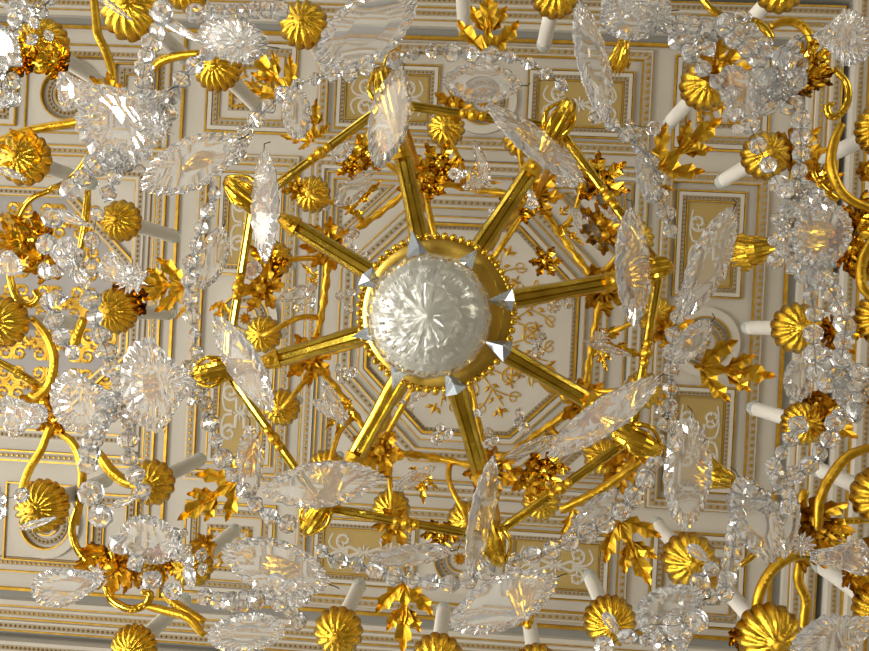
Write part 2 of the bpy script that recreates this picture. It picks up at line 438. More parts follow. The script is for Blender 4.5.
# outer octagon bars + node brackets
npx = [(661, 268), (659, 450), (501, 562), (306, 532), (193, 376), (228, 181), (380, 70), (570, 103)]
NB = [at(x, y, 1.66) for x, y in npx]
for k in range(8):
    a, b = nodes[k], nodes[(k+1) % 8]
    t = (b-a).normalized()
    d = 0.06
    bar = beam(a+Vector((0, 0, d)), b+Vector((0, 0, d)), .020, .020, .016, .016).build('ring_bar', GOLDA, ch)
    mid = (a+b)/2+Vector((0, 0, d))
    mb = MB()
    for s in (-1, 1):
        mb.merge(ball(mid+t*s*.02, .011, 8, 5))
    mb.merge(ball(mid, .014, 10, 6))
    mb.build('collar', GOLDM, bar, True)
    # node bracket: fluted socket reaching out from the ring corner
    n = nodes[k]; o = NB[k]; v = (o-n); v.z = 0
    out = Vector((math.cos(node_a[k]), math.sin(node_a[k]), 0))
    P = [n-out*.07+Vector((0, 0, .05)), n-out*.03+Vector((0, 0, .03)), (n+o)/2+Vector((0, 0, .0)), o, o+out*.008]
    P = catmull(P, 4)
    sh = (.012, .016, .021, .025, .0275, .029, .029, .028, .026, .0235, .021, .018, .015, .012, .010, .011, .006)
    mb = tube(P, lambda t: sh[min(16, int(t*16+.5))]*.80, 24)
    for i in range(len(P)):
        c_ = sum((mb.v[i*24+q] for q in range(24)), Vector())/24
        for q in range(24): mb.v[i*24+q] = c_+(mb.v[i*24+q]-c_)*(1.0 if q % 3 else .80)
    nb = mb.build('node_bracket', GOLD, ch)
    mb = MB()
    s = out.cross(Vector((0, 0, 1)))
    for j in range(-2, 3):
        c = o-out*.055+s*j*.010
        mb.merge(tube(catmull([c-out*.02+Vector((0, 0, -.02)), c+out*.012+s*j*.005+Vector((0, 0, -.030)), c+out*.055-s*j*.006+Vector((0, 0, -.016))], 3), lambda t: .0065*(1-.5*t), 6))
    mb.build('fluting', GOLD, nb, True)

# acanthus leaves
def lobe(mb, p0, a, L, W, teeth=3, bend=0.0, z0=0, dz=0):
    """pointed serrated lobe with a raised midrib; local 2-D plus z"""
    n = teeth*3+2; mid = []; 
    for i in range(n+1):
        t = i/n; aa = a+bend*t
        if i == 0: p = Vector((p0[0], p0[1], z0))
        else: p = mid[-1]+Vector((math.cos(aa), math.sin(aa), 0))*L/n+Vector((0, 0, dz*L/n))
        mid.append(p)
    vs = []; fs = []
    for i, p in enumerate(mid):
        t = i/n; aa = a+bend*t; nn = Vector((-math.sin(aa), math.cos(aa), 0)); ff = Vector((math.cos(aa), math.sin(aa), 0))
        env = (math.sin(PI*min(1, t*.86+.14))**.7)*(1-.25*t)
        tooth = 1.22 if i % 3 == 2 else (.92 if i % 3 == 1 else .66)
        w = W/2*env*tooth if i < n else .0006
        vs += [p+nn*w+ff*w*.35+Vector((0, 0, -.12*W)), p+Vector((0, 0, .13*W*env)), p-nn*w+ff*w*.35+Vector((0, 0, -.12*W))]
    for i in range(n):
        for k in (0, 1): fs.append((i*3+k, i*3+k+1, (i+1)*3+k+1, (i+1)*3+k))
    mb.add(vs, fs)
def acanthus(L, W, pairs=3):
    """leaf growing from the origin along +x, lying in xy"""
    mb = MB()
    lobe(mb, (0, 0), 0, L*.62, W*.17, 1)
    lobe(mb, (L*.36, 0), 0, L*.62, W*.30, 2)
    for k, (t, an, ln, wd) in enumerate([(.10, .95, .62, .26), (.42, .80, .42, .20)]):
        if pairs < 3 and k == 1: ln *= .8
        for s in (-1, 1):
            lobe(mb, (L*t, s*W*.02), s*an, ln*W, W*wd, 2, -s*.35, 0, .04)
    return mb
def leaf_obj(name, base, tip, d, W, pairs=3, droop=.15, parent=ch, mat=None, d1=None):
    B = at(*base, d); T = at(*tip, d1 or d)
    L = (T-B).length; mb = acanthus(L, W, pairs)
    x = (T-B).normalized(); y = Vector((0, 0, 1)).cross(x).normalized(); z = x.cross(y)
    for i, v in enumerate(mb.v):
        zz = v.z-droop*L*((v.x/L)**2)*.6+droop*L*.3*(v.x/L)
        mb.v[i] = B+x*v.x+y*v.y-z*(-zz if False else -zz)
    # thickness
    n = len(mb.v); th = Vector((0, 0, .0025))
    top = [v+th for v in mb.v]; fs = list(mb.f)
    mb2 = MB().add([v for v in mb.v]+top, fs+[tuple(i+n for i in reversed(f)) for f in fs])
    # close the rim
    from collections import Counter
    ec = Counter()
    for f in fs:
        for i in range(len(f)): ec[tuple(sorted((f[i], f[(i+1) % len(f)])))] += 1
    mb2.f += [(e[0], e[1], e[1]+n, e[0]+n) for e, c in ec.items() if c == 1]
    return mb2.build(name, mat or GOLDM, parent)
big_leaves = [((188, 286), (138, 284), 60), ((240, 478), (178, 520), 62), ((405, 578), (403, 652), 62), ((616, 515), (650, 585), 66),
              ((694, 366), (776, 376), 66), ((654, 172), (722, 118), 66), ((487, 58), (489, -8), 66), ((292, 96), (252, 52), 56)]
for b, t, w in big_leaves:
    L = math.hypot(t[0]-b[0], t[1]-b[1])
    leaf_obj('acanthus_leaf', b, t, 1.95, w*1.95/F*1.05, 3, .15)
# small leaves at bar middles of the ring and the upper tier
for b, t, w, d in [((313, 142), (317, 98), 34, 1.7), ((313, 142), (280, 136), 22, 1.7), ((652, 186), (676, 190), 16, 1.75), ((232, 478), (262, 430), 30, 1.9), ((255, 440), (250, 478), 26, 1.9),
                   ((222, 300), (216, 328), 24, 1.9), ((190, 300), (176, 320), 14, 1.9), ((575, 505), (560, 540), 22, 1.9), ((665, 412), (668, 380), 20, 1.9)]:
    leaf_obj('small_leaf', b, t, d, w*d/F, 2, .1)
for b, t, w, d in [((345, 215), (383, 180), 24, 2.95), ((470, 180), (455, 170), 14, 2.95), ((470, 182), (502, 183), 14, 2.95), ((480, 178), (475, 158), 16, 2.95), ((597, 340), (645, 357), 32, 2.9), ((597, 345), (607, 372), 20, 2.9),
                   ((597, 340), (616, 325), 16, 2.9), ((318, 280), (300, 262), 14, 2.9), ((318, 282), (304, 290), 14, 2.9), ((352, 400), (325, 430), 26, 2.9), ((350, 398), (335, 436), 20, 2.9), ((420, 468), (424, 505), 26, 2.9),
                   ((420, 468), (403, 482), 16, 2.9), ((545, 430), (560, 470), 22, 2.9), ((560, 225), (585, 246), 18, 2.9), ((560, 215), (570, 205), 12, 2.9), ((420, 475), (440, 490), 14, 2.9), ((425, 178), (442, 165), 14, 2.9)]:
    leaf_obj('small_leaf', b, t, d, w*d/F, 2, .08, mat=GOLD)
# shell leaves (fans) hanging out of the ring corners
def fan_leaf(nar, wid, W, d, n=7, W0=.3):
    A = at(*nar, d); B = at(*wid, d+.02); L = (B-A).length
    x = (B-A).normalized(); y = Vector((0, 0, 1)).cross(x).normalized()
    mb = MB(); vs = []; fs = []; rows = 7; cols = n*2
    for i in range(rows+1):
        t = i/rows
        for j in range(cols+1):
            s = j/cols*2-1
            w = W/2*(W0+(1-W0)*t**.8)
            ll = L*t*(1-.30*abs(s)**2*t)*(1 if t < 1 else (1.04 if j % 2 else .86))
            zz = (-.0035*(j % 2))*t**.5-.03*math.sin(PI*t)*(1-s*s)+.012*t
            vs.append(A+x*ll+y*w*s+Vector((0, 0, zz)))
    m = cols+1
    for i in range(rows):
        for j in range(cols): fs.append((i*m+j, i*m+j+1, (i+1)*m+j+1, (i+1)*m+j))
    nn = len(vs); vs += [v+Vector((0, 0, .003)) for v in vs]
    fs += [tuple(q+nn for q in reversed(f)) for f in fs]
    bd = [j for j in range(m)]+[i*m+m-1 for i in range(1, rows+1)]+[rows*m+j for j in range(m-2, -1, -1)]+[i*m for i in range(rows-1, 0, -1)]
    for q in range(len(bd)):
        p, r_ = bd[q], bd[(q+1) % len(bd)]; fs.append((p, r_, r_+nn, p+nn))
    o = MB().add(vs, fs).build('shell_leaf', GOLD, ch)
    ball(A, .010).build('knob', GOLDM, o, True)
for nar, wid, W, d in [((781, 246), (728, 255), 40, 1.80), ((626, 34), (616, 74), 26, 1.80), ((735, 482), (694, 470), 38, 1.80), ((528, 625), (520, 580), 34, 1.80),
                       ((382, 74), (398, 46), 18, 1.8), ((190, 377), (226, 372), 26, 1.8), ((300, 565), (262, 575), 38, 1.9), ((186, 168), (215, 150), 24, 1.9),
                       ((128, 392), (160, 385), 34, 1.9), ((846, 236), (800, 236), 44, 1.95)]:
    fan_leaf(nar, wid, W*d/F, d)

# candle cups -------------------------------------------------------
def cup_mb(r, n=12):
    N = n*6
    def mod(q, i):
        k = (.10, .10, .10)[0]
        s = abs(math.cos(q*n/2))
        if i < 3: return 1, 0
        a = (0, 0, 0, .04, .06, .07, .07, .05, .0, 0)[min(i, 9)]
        return 1-a+a*1.6*s, -r*.10*(s-.5) if i in (4, 5, 6) else 0
    return lathe([(r*.03, -.46*r), (r*.16, -.42*r), (r*.24, -.36*r), (r*.30, -.30*r), (r*.58, -.24*r), (r*.86, .0*r), (r*1.0, .40*r), (r*.93, .44*r), (r*.6, .24*r), (r*.2, .2*r), (r*.2, .45*r), (r*.02, .45*r)], N, mod)
CUPM = {}
def cup(px, py, r_px, d, n=12):
    c = at(px, py, d); r = r_px*d/F
    key = n
    if key not in CUPM:
        CUPM[key] = cup_mb(1.0, n).mesh('candle_cup', GOLD, True)
        rm = lathe([(.03, -.56), (.12, -.54), (.17, -.48), (.10, -.40), (.05, -.4)], 12)
        for k in range(8):
            a = k*PI/4; rm.merge(ball((.36*math.cos(a), .36*math.sin(a), -.30), .06, 6, 4))
        CUPM['r%d' % n] = rm.mesh('cup_rosette', GOLDM, True)
    m = Matrix.Translation(c) @ Matrix.Rotation(R.random()*6, 4, 'Z') @ Matrix.Scale(r, 4)
    o = inst('candle_cup', CUPM[key], m, ch); o['_w'] = tuple(c)
    q = bpy.data.objects.new('cup_rosette', CUPM['r%d' % n]); C.objects.link(q); q.parent = o
    return c, r
CANM = {}
def candle(c, r_cup, L, rad, label, group):
    e = empty('candle', c+Vector((0, 0, r_cup*.45)))
    tag(e, label, 'candle', group)
    if 't' not in CANM:
        CANM['t'] = lathe([(1, 0), (1, 1), (.8, 1.004), (.3, 1.004)], 18).mesh('candle_tube', CAND, True)
        CANM['b'] = lathe([(.62, 0), (.95, .06), (1.06, .25), (1.10, .5), (.98, .75), (.6, .93), (.1, 1)], 16).mesh('candle_bulb', BULB, True)
    for nm, key, z0, l in (('candle_tube', 't', 0, L*.84), ('candle_bulb', 'b', L*.84, L*.16)):
        o = bpy.data.objects.new(nm, CANM[key]); C.objects.link(o); o.parent = e
        o.matrix_local = Matrix.Translation((0, 0, z0)) @ Matrix.Diagonal((rad, rad, l, 1))
    return e
outer = [(215, 65, 23, 2.0), (302, 22, 23, 2.0), (118, 220, 20, 2.05), (112, 311, 22, 2.05), (20, 157, 26, 1.95), (0, 322, 24, 1.9), (38, 508, 26, 1.9), (149, 484, 22, 2.05),
         (190, 568, 20, 2.05), (131, 650, 22, 1.95), (337, 634, 23, 2.0), (437, 662, 24, 2.0), (611, 624, 24, 2.0), (691, 562, 25, 2.0), (773, 640, 30, 1.8),
         (806, 424, 20, 2.05), (800, 328, 23, 2.05), (884, 497, 26, 1.9), (886, 612, 26, 1.9), (768, 154, 22, 2.05), (706, 84, 22, 2.05), (886, 128, 24, 1.95), (782, -14, 22, 2.0),
         (556, -8, 22, 2.0), (38, 42, 26, 1.95), (128, 6, 30, 1.75), (462, -28, 22, 2.0), (886, 318, 24, 2.0), (537, 668, 20, 2.0), (185, -15, 22, 2.0)]
def cand_word(px, py):
    r = math.hypot(px-CXP, py-CYP)
    return r
CANDLE_LABELS = {
 0: 'ivory candle in the fluted gilt cup under the string of four crystal beads, upper-corner cluster',
}
used = set()
for i, (x, y, r, d) in enumerate(outer):
    c, rr_ = cup(x, y, r*1.08, d, 14 if i % 3 else 18)
    base = 'ivory candle in fluted gilt cup at %s, %s' % (clock(x, y), dist_word(x, y))
    lab = base
    if lab in used: lab = base+', farther out'
    used.add(lab)
    candle(c, rr_, .185*d, .0205, lab, 'candles on the outer arms')
UR = .74
for k in range(16):
    a = math.radians(222+22.5*k)
    P = UC+Vector((UR*math.cos(a), UR*math.sin(a), .0))
    # back to pixels for the label
    px, py = 478+P.x*0, 0
    d = 2.95
    w = P-Vector((0, 0, CAMZ))
    x_ = (w.x*CT+w.z*ST); z_ = (-w.x*ST+w.z*CT)
    px, py = 434.5+F*x_/z_, 325.5+F*w.y/z_
    c, rr_ = cup(px, py, 19, P.z-CAMZ, 14)
    candle(c, rr_, .30, .020, 'small ivory candle in the far upper tier, %s from the bowl' % clock(px, py), 'candles of the upper tier')
    # branch curling from the upper ring to the cup
    b = UC+Vector((.53*math.cos(a+.1), .53*math.sin(a+.1), .06))
    e1 = Vector((math.cos(a), math.sin(a), 0))
    mb = tube(catmull([b, b+e1*.06+Vector((0, 0, -.10)), P-e1*.05+Vector((0, 0, -.10)), P+Vector((0, 0, -.01))], 5), lambda t: .012*(1-.3*t), 7)
    mb.build('branch', GOLDM, ch, True)
# upper ring
un = [UC+Vector((.56*math.cos(a), .56*math.sin(a), 0)) for a in node_a]
def flower(c, r, name='gilt_flower', n=6, parent=ch, mat=GOLDM):
    mb = MB()
    for k in range(n):
        q = MB(); lobe(q, (0, 0), 0, r*1.22, r*.72, 2)
        for i, v in enumerate(q.v): q.v[i] = Vector((v.x, v.y, v.z-.5*r*(v.x/r)**2+r*.15))
        n_ = len(q.v); fs = list(q.f)
        q.v += [v+Vector((0, 0, .004)) for v in q.v]; q.f += [tuple(i+n_ for i in reversed(f)) for f in fs]
        mb.merge(q, Matrix.Translation(c) @ Matrix.Rotation(2*PI*k/n+c.x*9, 4, 'Z'))
    mb.merge(ball(c-Vector((0, 0, r*.12)), r*.28, 8, 6))
    return mb.build(name, mat, parent)
for k in range(8):
    a, b = un[k], un[(k+1) % 8]
    m = (a+b)/2+Vector((0, 0, .05)); 
    mb = tube(catmull([a, (a*3+b)/4+Vector((0, 0, .03)), m, (a+b*3)/4+Vector((0, 0, .03)), b], 5), lambda t: .014+.004*math.sin(t*40), 8)
    mb.build('upper_ring_bar', GOLDM, ch, True)
    flower(a-Vector((0, 0, .02)), .085, n=7)
    # rising stays from the ring corner to the upper ring
    n = nodes[k]+Vector((0, 0, .05))
    s_ = (n+a)/2+Vector((math.cos(node_a[k])*.10, math.sin(node_a[k])*.10, -.1))
    tube(catmull([n, s_, a], 8), .011, 8).build('stay', GOLDM, ch, True)
    # upper ring to the central stem
    q = Vector((HUB.x, HUB.y, UC.z+.05)) + Vector((.05*math.cos(node_a[k]), .05*math.sin(node_a[k]), 0))
    tube(catmull([a, (a+q)/2+Vector((0, 0, -.12)), q], 8), .012, 8).build('spoke', GOLDM, ch, True)
# extra gilt foliage around the upper tier
for (x, y, d, r) in [(600, 183, 2.6, 24), (600, 222, 2.7, 20), (605, 235, 2.7, 18), (668, 330, 2.3, 20), (262, 288, 2.6, 22), (268, 265, 2.7, 20), (545, 262, 2.8, 14), (545, 470, 2.6, 20), (530, 478, 2.7, 18), (380, 450, 2.7, 22),
                     (296, 188, 2.7, 12), (370, 155, 2.6, 18), (350, 165, 2.7, 14), (455, 105, 2.4, 18), (632, 448, 2.2, 22), (620, 470, 2.3, 18), (440, 165, 2.7, 20), (430, 185, 2.8, 16), (395, 525, 2.2, 18), (440, 535, 2.3, 16), (520, 205, 2.7, 18)]:
    flower(at(x, y, d), r*d/F, n=6, mat=GOLD if (x+y) % 2 else GOLDM)
# gilt pieces seen through the pendants, and tall one at the three-o'clock corner
# scroll arms -------------------------------------------------------
scr = [
 ([(93, -10), (96, 18), (98, 35), (106, 52), (113, 75), (112, 92)], 2.1, 3.6),
 ([(-8, 144), (20, 133), (48, 127), (68, 124), (82, 120), (92, 110)], 2.0, 3.6),
 ([(95, 108), (96, 135), (86, 162), (68, 182), (50, 189)], 2.05, 3.2),
 ([(52, 190), (30, 200), (18, 222), (22, 243), (34, 258), (44, 250), (38, 240)], 2.0, 2.6),
 ([(10, 258), (10, 276), (16, 296), (28, 305), (38, 298), (34, 290)], 1.95, 3.0),
 ([(32, 318), (46, 335), (54, 358), (50, 382), (38, 396), (30, 394)], 1.95, 3.4),
 ([(-8, 358), (14, 370), (30, 380), (44, 390)], 2.0, 3.2),
 ([(50, 425), (42, 448), (30, 468), (23, 488), (24, 508)], 2.0, 3.4),
 ([(56, 430), (74, 445), (82, 470), (80, 500), (76, 525)], 2.05, 3.4),
 ([(78, 505), (72, 528), (78, 550), (96, 568), (112, 562), (110, 550)], 2.0, 3.0),
 ([(105, 585), (112, 600), (130, 609), (146, 604), (150, 594), (142, 592)], 1.95, 3.2),
 ([(146, 606), (166, 611), (188, 618), (204, 636)], 1.95, 3.4),
 ([(98, 452), (110, 470), (126, 482), (146, 486)], 2.1, 4.5),
 ([(163, 592), (178, 606), (205, 622)], 2.1, 3.5),
 ([(698, -8), (712, 10), (732, 20), (752, 21), (764, 28), (771, 38), (765, 42)], 1.95, 3.2),
 ([(770, 27), (788, 21), (803, 27), (812, 42), (813, 60)], 1.95, 3.4),
 ([(833, 68), (846, 82), (848, 100), (840, 114), (830, 116), (827, 107), (833, 104)], 1.95, 2.8),
 ([(842, 124), (834, 142), (831, 166), (840, 190), (856, 203), (880, 212)], 1.9, 3.8),
 ([(880, 445), (850, 455), (832, 475), (820, 500), (818, 530)], 1.9, 3.8),
 ([(818, 558), (795, 556), (774, 568), (760, 592), (756, 620), (757, 655)], 1.85, 4.0),
 ([(800, 558), (798, 580), (806, 600), (804, 625), (808, 655)], 2.05, 3.8),
 ([(740, 566), (752, 556), (760, 545), (750, 535), (742, 528)], 2.1, 2.6),
 ([(878, 520), (850, 521), (826, 524)], 2.05, 2.6),
 ([(872, 238), (862, 262), (862, 285), (874, 300)], 1.9, 3.8),
 ([(146, 76), (160, 62), (178, 56), (200, 53)], 1.98, 3.6),
 ([(14, 60), (30, 58), (48, 68), (62, 78)], 1.95, 4.5),
 ([(84, 318), (78, 332), (74, 346)], 2.0, 4.0),
 ([(88, 190), (86, 215), (84, 232), (80, 250)], 2.05, 3.2),
 ([(820, 150), (812, 170), (822, 188), (838, 200)], 2.1, 3.0),
 ([(722, 60), (728, 72), (728, 92)], 2.0, 3.4),
 ([(640, 462), (600, 490), (560, 510)], 1.75, 3.6),
 ([(806, 490), (800, 505), (803, 528)], 2.1, 4.0),
]
for pts, d, w in scr:
    P = catmull(lift(pts, d), 6)
    o = tube(P, lambda t: 1.28*w*d/F*(1-.30*abs(2*t-1)**3), 10).build('scroll_arm', GOLDM if w > 3.3 else GOLD, ch, True)
    # leafy collar wrapped on the middle of the arm
    m = P[len(P)//2]; t = (P[len(P)//2+1]-P[len(P)//2-1]).normalized()
    mb = MB()
    for j in range(4): mb.merge(ball(m+t*.012*(j-1.5)+Vector((0, 0, -w*d/F*.6)), w*d/F*.75, 7, 5))
    mb.build('leaf_collar', GOLDM, o, True)
# joint flowers and curled rosettes of the outer arms
for (x, y, d, r) in [(108, 96, 2.0, 18), (35, 240, 2.0, 24), (50, 262, 2.0, 20), (12, 240, 2.0, 16), (45, 402, 2.0, 18), (56, 420, 2.05, 15), (112, 566, 2.0, 26), (96, 556, 2.0, 14), (130, 572, 2.05, 16),
                     (806, 62, 1.9, 19), (802, 80, 1.9, 17), (816, 76, 1.9, 14), (795, 86, 1.9, 13), (862, 225, 1.95, 26), (850, 250, 1.95, 24), (866, 262, 2.0, 20), (815, 520, 2.0, 26), (805, 545, 2.0, 20), (826, 540, 2.0, 18),
                     (868, 560, 1.95, 26), (856, 575, 1.95, 16), (868, 384, 1.9, 16), (830, 418, 2.05, 22), (812, 408, 2.1, 18), (836, 332, 2.1, 20), (795, 150, 2.1, 22), (722, 70, 2.0, 22), (740, 636, 1.85, 12),
                     (160, 562, 2.1, 20), (160, 120, 2.1, 14), (28, 152, 1.95, 20), (20, 60, 1.9, 22), (56, 62, 1.9, 18), (205, 545, 2.05, 12), (130, 300, 2.1, 22), (150, 8, 1.8, 20), (820, 180, 2.1, 16), (866, 172, 2.0, 10)]:
    flower(at(x, y, d), r*d/F, 'gilt_flower', 7, ch, GOLD if (int(x)+int(y)) % 3 else GOLDM)

# ------------------------------------------------------------ crystal
def outline(kind, n, sc_n, amp):
    out = []
    for i in range(n):
        q = 2*PI*i/n
        c, s = math.cos(q), math.sin(q)
        if kind == 'leaf': x, y = c, math.copysign(abs(s)**1.35, s)
        elif kind == 'oval': x, y = c, s
        elif kind == 'drop': x, y = c, s*(1-.45*c)*.85
        elif kind == 'fan':   # narrow at +x, wide curved end at -x
            y = math.copysign(abs(s)**.8, s)*(1-.86*max(0, c)**.8); x = c if c > 0 else c*.95
        elif kind == 'bell':
            x = c; y = s*(.78-.45*c+.28*math.cos(2*q))
        f = 1+amp*(abs(math.sin(q*sc_n/2))-.5)*2
        out.append((x*f, y*f))
    return out
PLM = {}
def plate_mesh(kind, sc_n, mat):
    """unit plate: half-length 1 along x, half-width 1 along y, half-thickness 1 along z"""
    key = (kind, sc_n, mat.name)
    if key in PLM: return PLM[key]
    n = sc_n*2*(2 if sc_n < 14 else 1)
    O0 = outline(kind, n, sc_n, 0); O1 = outline(kind, n, sc_n, .026); O2 = outline(kind, n, sc_n, .018)
    vs = []; fs = []
    def rg(O_, s, z, zz=0):
        b = len(vs)
        for i, (x, y) in enumerate(O_):
            ph = abs(math.sin(2*PI*i/n*sc_n/2))
            vs.append((x*s, y*s, z+zz*(ph-.5)))
        return b
    rb = .18 if kind in ('fan', 'bell') else .0; fz = .70 if kind in ('fan', 'bell') else .73; sz = .84 if kind in ('fan', 'bell') else .865
    rs = [rg(O0, .42, .95, rb*.6), rg(O0, fz, 1.0, rb), rg(O2, sz, .62, .62), rg(O1, 1.0, .12), rg(O1, 1.0, -.12), rg(O2, sz, -.62, -.62), rg(O0, fz, -1.0, -rb), rg(O0, .42, -.95, -rb*.6)]
    for a, b in zip(rs, rs[1:]):
        for i in range(n): fs.append((a+i, b+i, b+(i+1) % n, a+(i+1) % n))
    fs.append(tuple(range(n))); fs.append(tuple(rs[-1]+i for i in range(n-1, -1, -1)))
    me = MB().add(vs, fs).mesh('crystal_plate', mat)
    PLM[key] = me
    return me
def orient(a, pitch=0, roll=0):
    """x axis along picture angle a (degrees, down positive), raised by pitch; rolled about itself"""
    return Matrix.Rotation(math.radians(a), 4, 'Z') @ Matrix.Rotation(-math.radians(pitch), 4, 'Y') @ Matrix.Rotation(math.radians(roll), 4, 'X')
def plate(p0, p1, W, d, kind, label, scn=22, T=.012, pitch=0, roll=20, mat=None, group=None, hook=True, name='crystal_pendant'):
    c = at((p0[0]+p1[0])/2, (p0[1]+p1[1])/2, d)
    dx, dy = p1[0]-p0[0], p1[1]-p0[1]
    L = math.hypot(dx, dy)*d/F/math.cos(math.radians(pitch)); a = math.degrees(math.atan2(dy, dx))
    Wr = W*d/F/max(.35, math.cos(math.radians(roll)))
    e = empty(name, c); tag(e, label, 'crystal', group or 'cut crystal plates of the chandelier')
    m = Matrix.Translation(c) @ orient(a, pitch, roll) @ Matrix.Diagonal((L/2, Wr/2, T, 1))
    inst('crystal_plate', plate_mesh(kind, scn, mat or CRYP), m, e)
    if hook:
        mm = Matrix.Translation(c) @ orient(a, pitch, roll)
        P = [mm @ Vector((L/2*.97, 0, 0)), mm @ Vector((L/2+.012, 0, 0)), mm @ Vector((L/2+.02, 0, .015))]
        tube(P, .0012, 5).build('pin', WIRE, e)
    return e
BIGP = 'large cut crystal leaves around the octagon'
P_ = [
 # inner eight: on the arm ends
 ((378, 170), (402, 64), 36, 1.60, 'leaf', 'long scalloped crystal leaf on the arm pointing to twelve, inside the bead circle', 22, 15, 38, BIGP),
 ((488, 108), (585, 180), 34, 1.60, 'leaf', 'slanting crystal leaf hung at the arm pointing between one and two', 22, 10, -40, BIGP),
 ((632, 326), (634, 206), 40, 1.60, 'leaf', 'upright crystal leaf at the tip of the arm pointing to three', 22, 10, 38, BIGP),
 ((548, 455), (660, 378), 30, 1.60, 'leaf', 'long slim crystal leaf crossing the tip of the arm pointing to four', 24, 8, -42, BIGP),
 ((470, 573), (494, 458), 25, 1.60, 'leaf', 'narrow thick crystal blade seen almost edge-on at the six o\'clock arm', 18, 10, 58, BIGP),
 ((264, 490), (382, 478), 42, 1.60, 'leaf', 'boat-shaped crystal leaf lying across the arm pointing to seven', 24, 8, -32, BIGP),
 ((217, 315), (270, 413), 42, 1.60, 'leaf', 'crystal leaf with notched rim at the arm pointing to half past eight', 22, 8, 30, BIGP),
 ((268, 263), (262, 147), 36, 1.60, 'leaf', 'slim upright crystal leaf at the arm pointing to ten', 22, 8, -42, BIGP),
 # outer eight: hung from ring corners
 ((142, 190), (240, 138), 46, 1.55, 'leaf', 'broad scalloped crystal leaf outside the octagon corner at ten o\'clock', 24, 6, 25, BIGP),
 ((318, 64), (416, -6), 56, 1.50, 'leaf', 'broad crystal leaf above the bead circle at the eleven-thirty corner', 26, 6, 25, BIGP),
 ((604, 124), (582, -2), 36, 1.55, 'leaf', 'tall crystal leaf beyond the octagon corner at one o\'clock', 24, 8, 36, BIGP),
 ((684, 315), (735, 208), 42, 1.55, 'leaf', 'slanting crystal leaf between the octagon corner and the gilt shell at three', 24, 6, 25, BIGP),
 ((683, 528), (693, 418), 52, 1.55, 'leaf', 'wide upright crystal leaf with gilt shell behind it at four o\'clock', 24, 6, 20, BIGP),
 ((450, 625), (558, 578), 46, 1.55, 'leaf', 'broad crystal leaf below the octagon corner at half past five', 26, 6, -25, BIGP),
 ((222, 548), (330, 586), 48, 1.55, 'leaf', 'broad crystal leaf below the octagon corner at seven, gilt seen through it', 26, 6, -25, BIGP),
 ((120, 388), (196, 382), 100, 1.50, 'fan', 'big fan-shaped crystal shell with ribbed edge at nine o\'clock', 26, 5, 10, BIGP),
]
for p0, p1, W, d, k, lab, n, pit, rol, g in P_: plate(p0, p1, W, d, k, lab, n, .009, pit, rol, group=g)
MIDP = 'mid-sized crystal plates on the bars and outer arms'
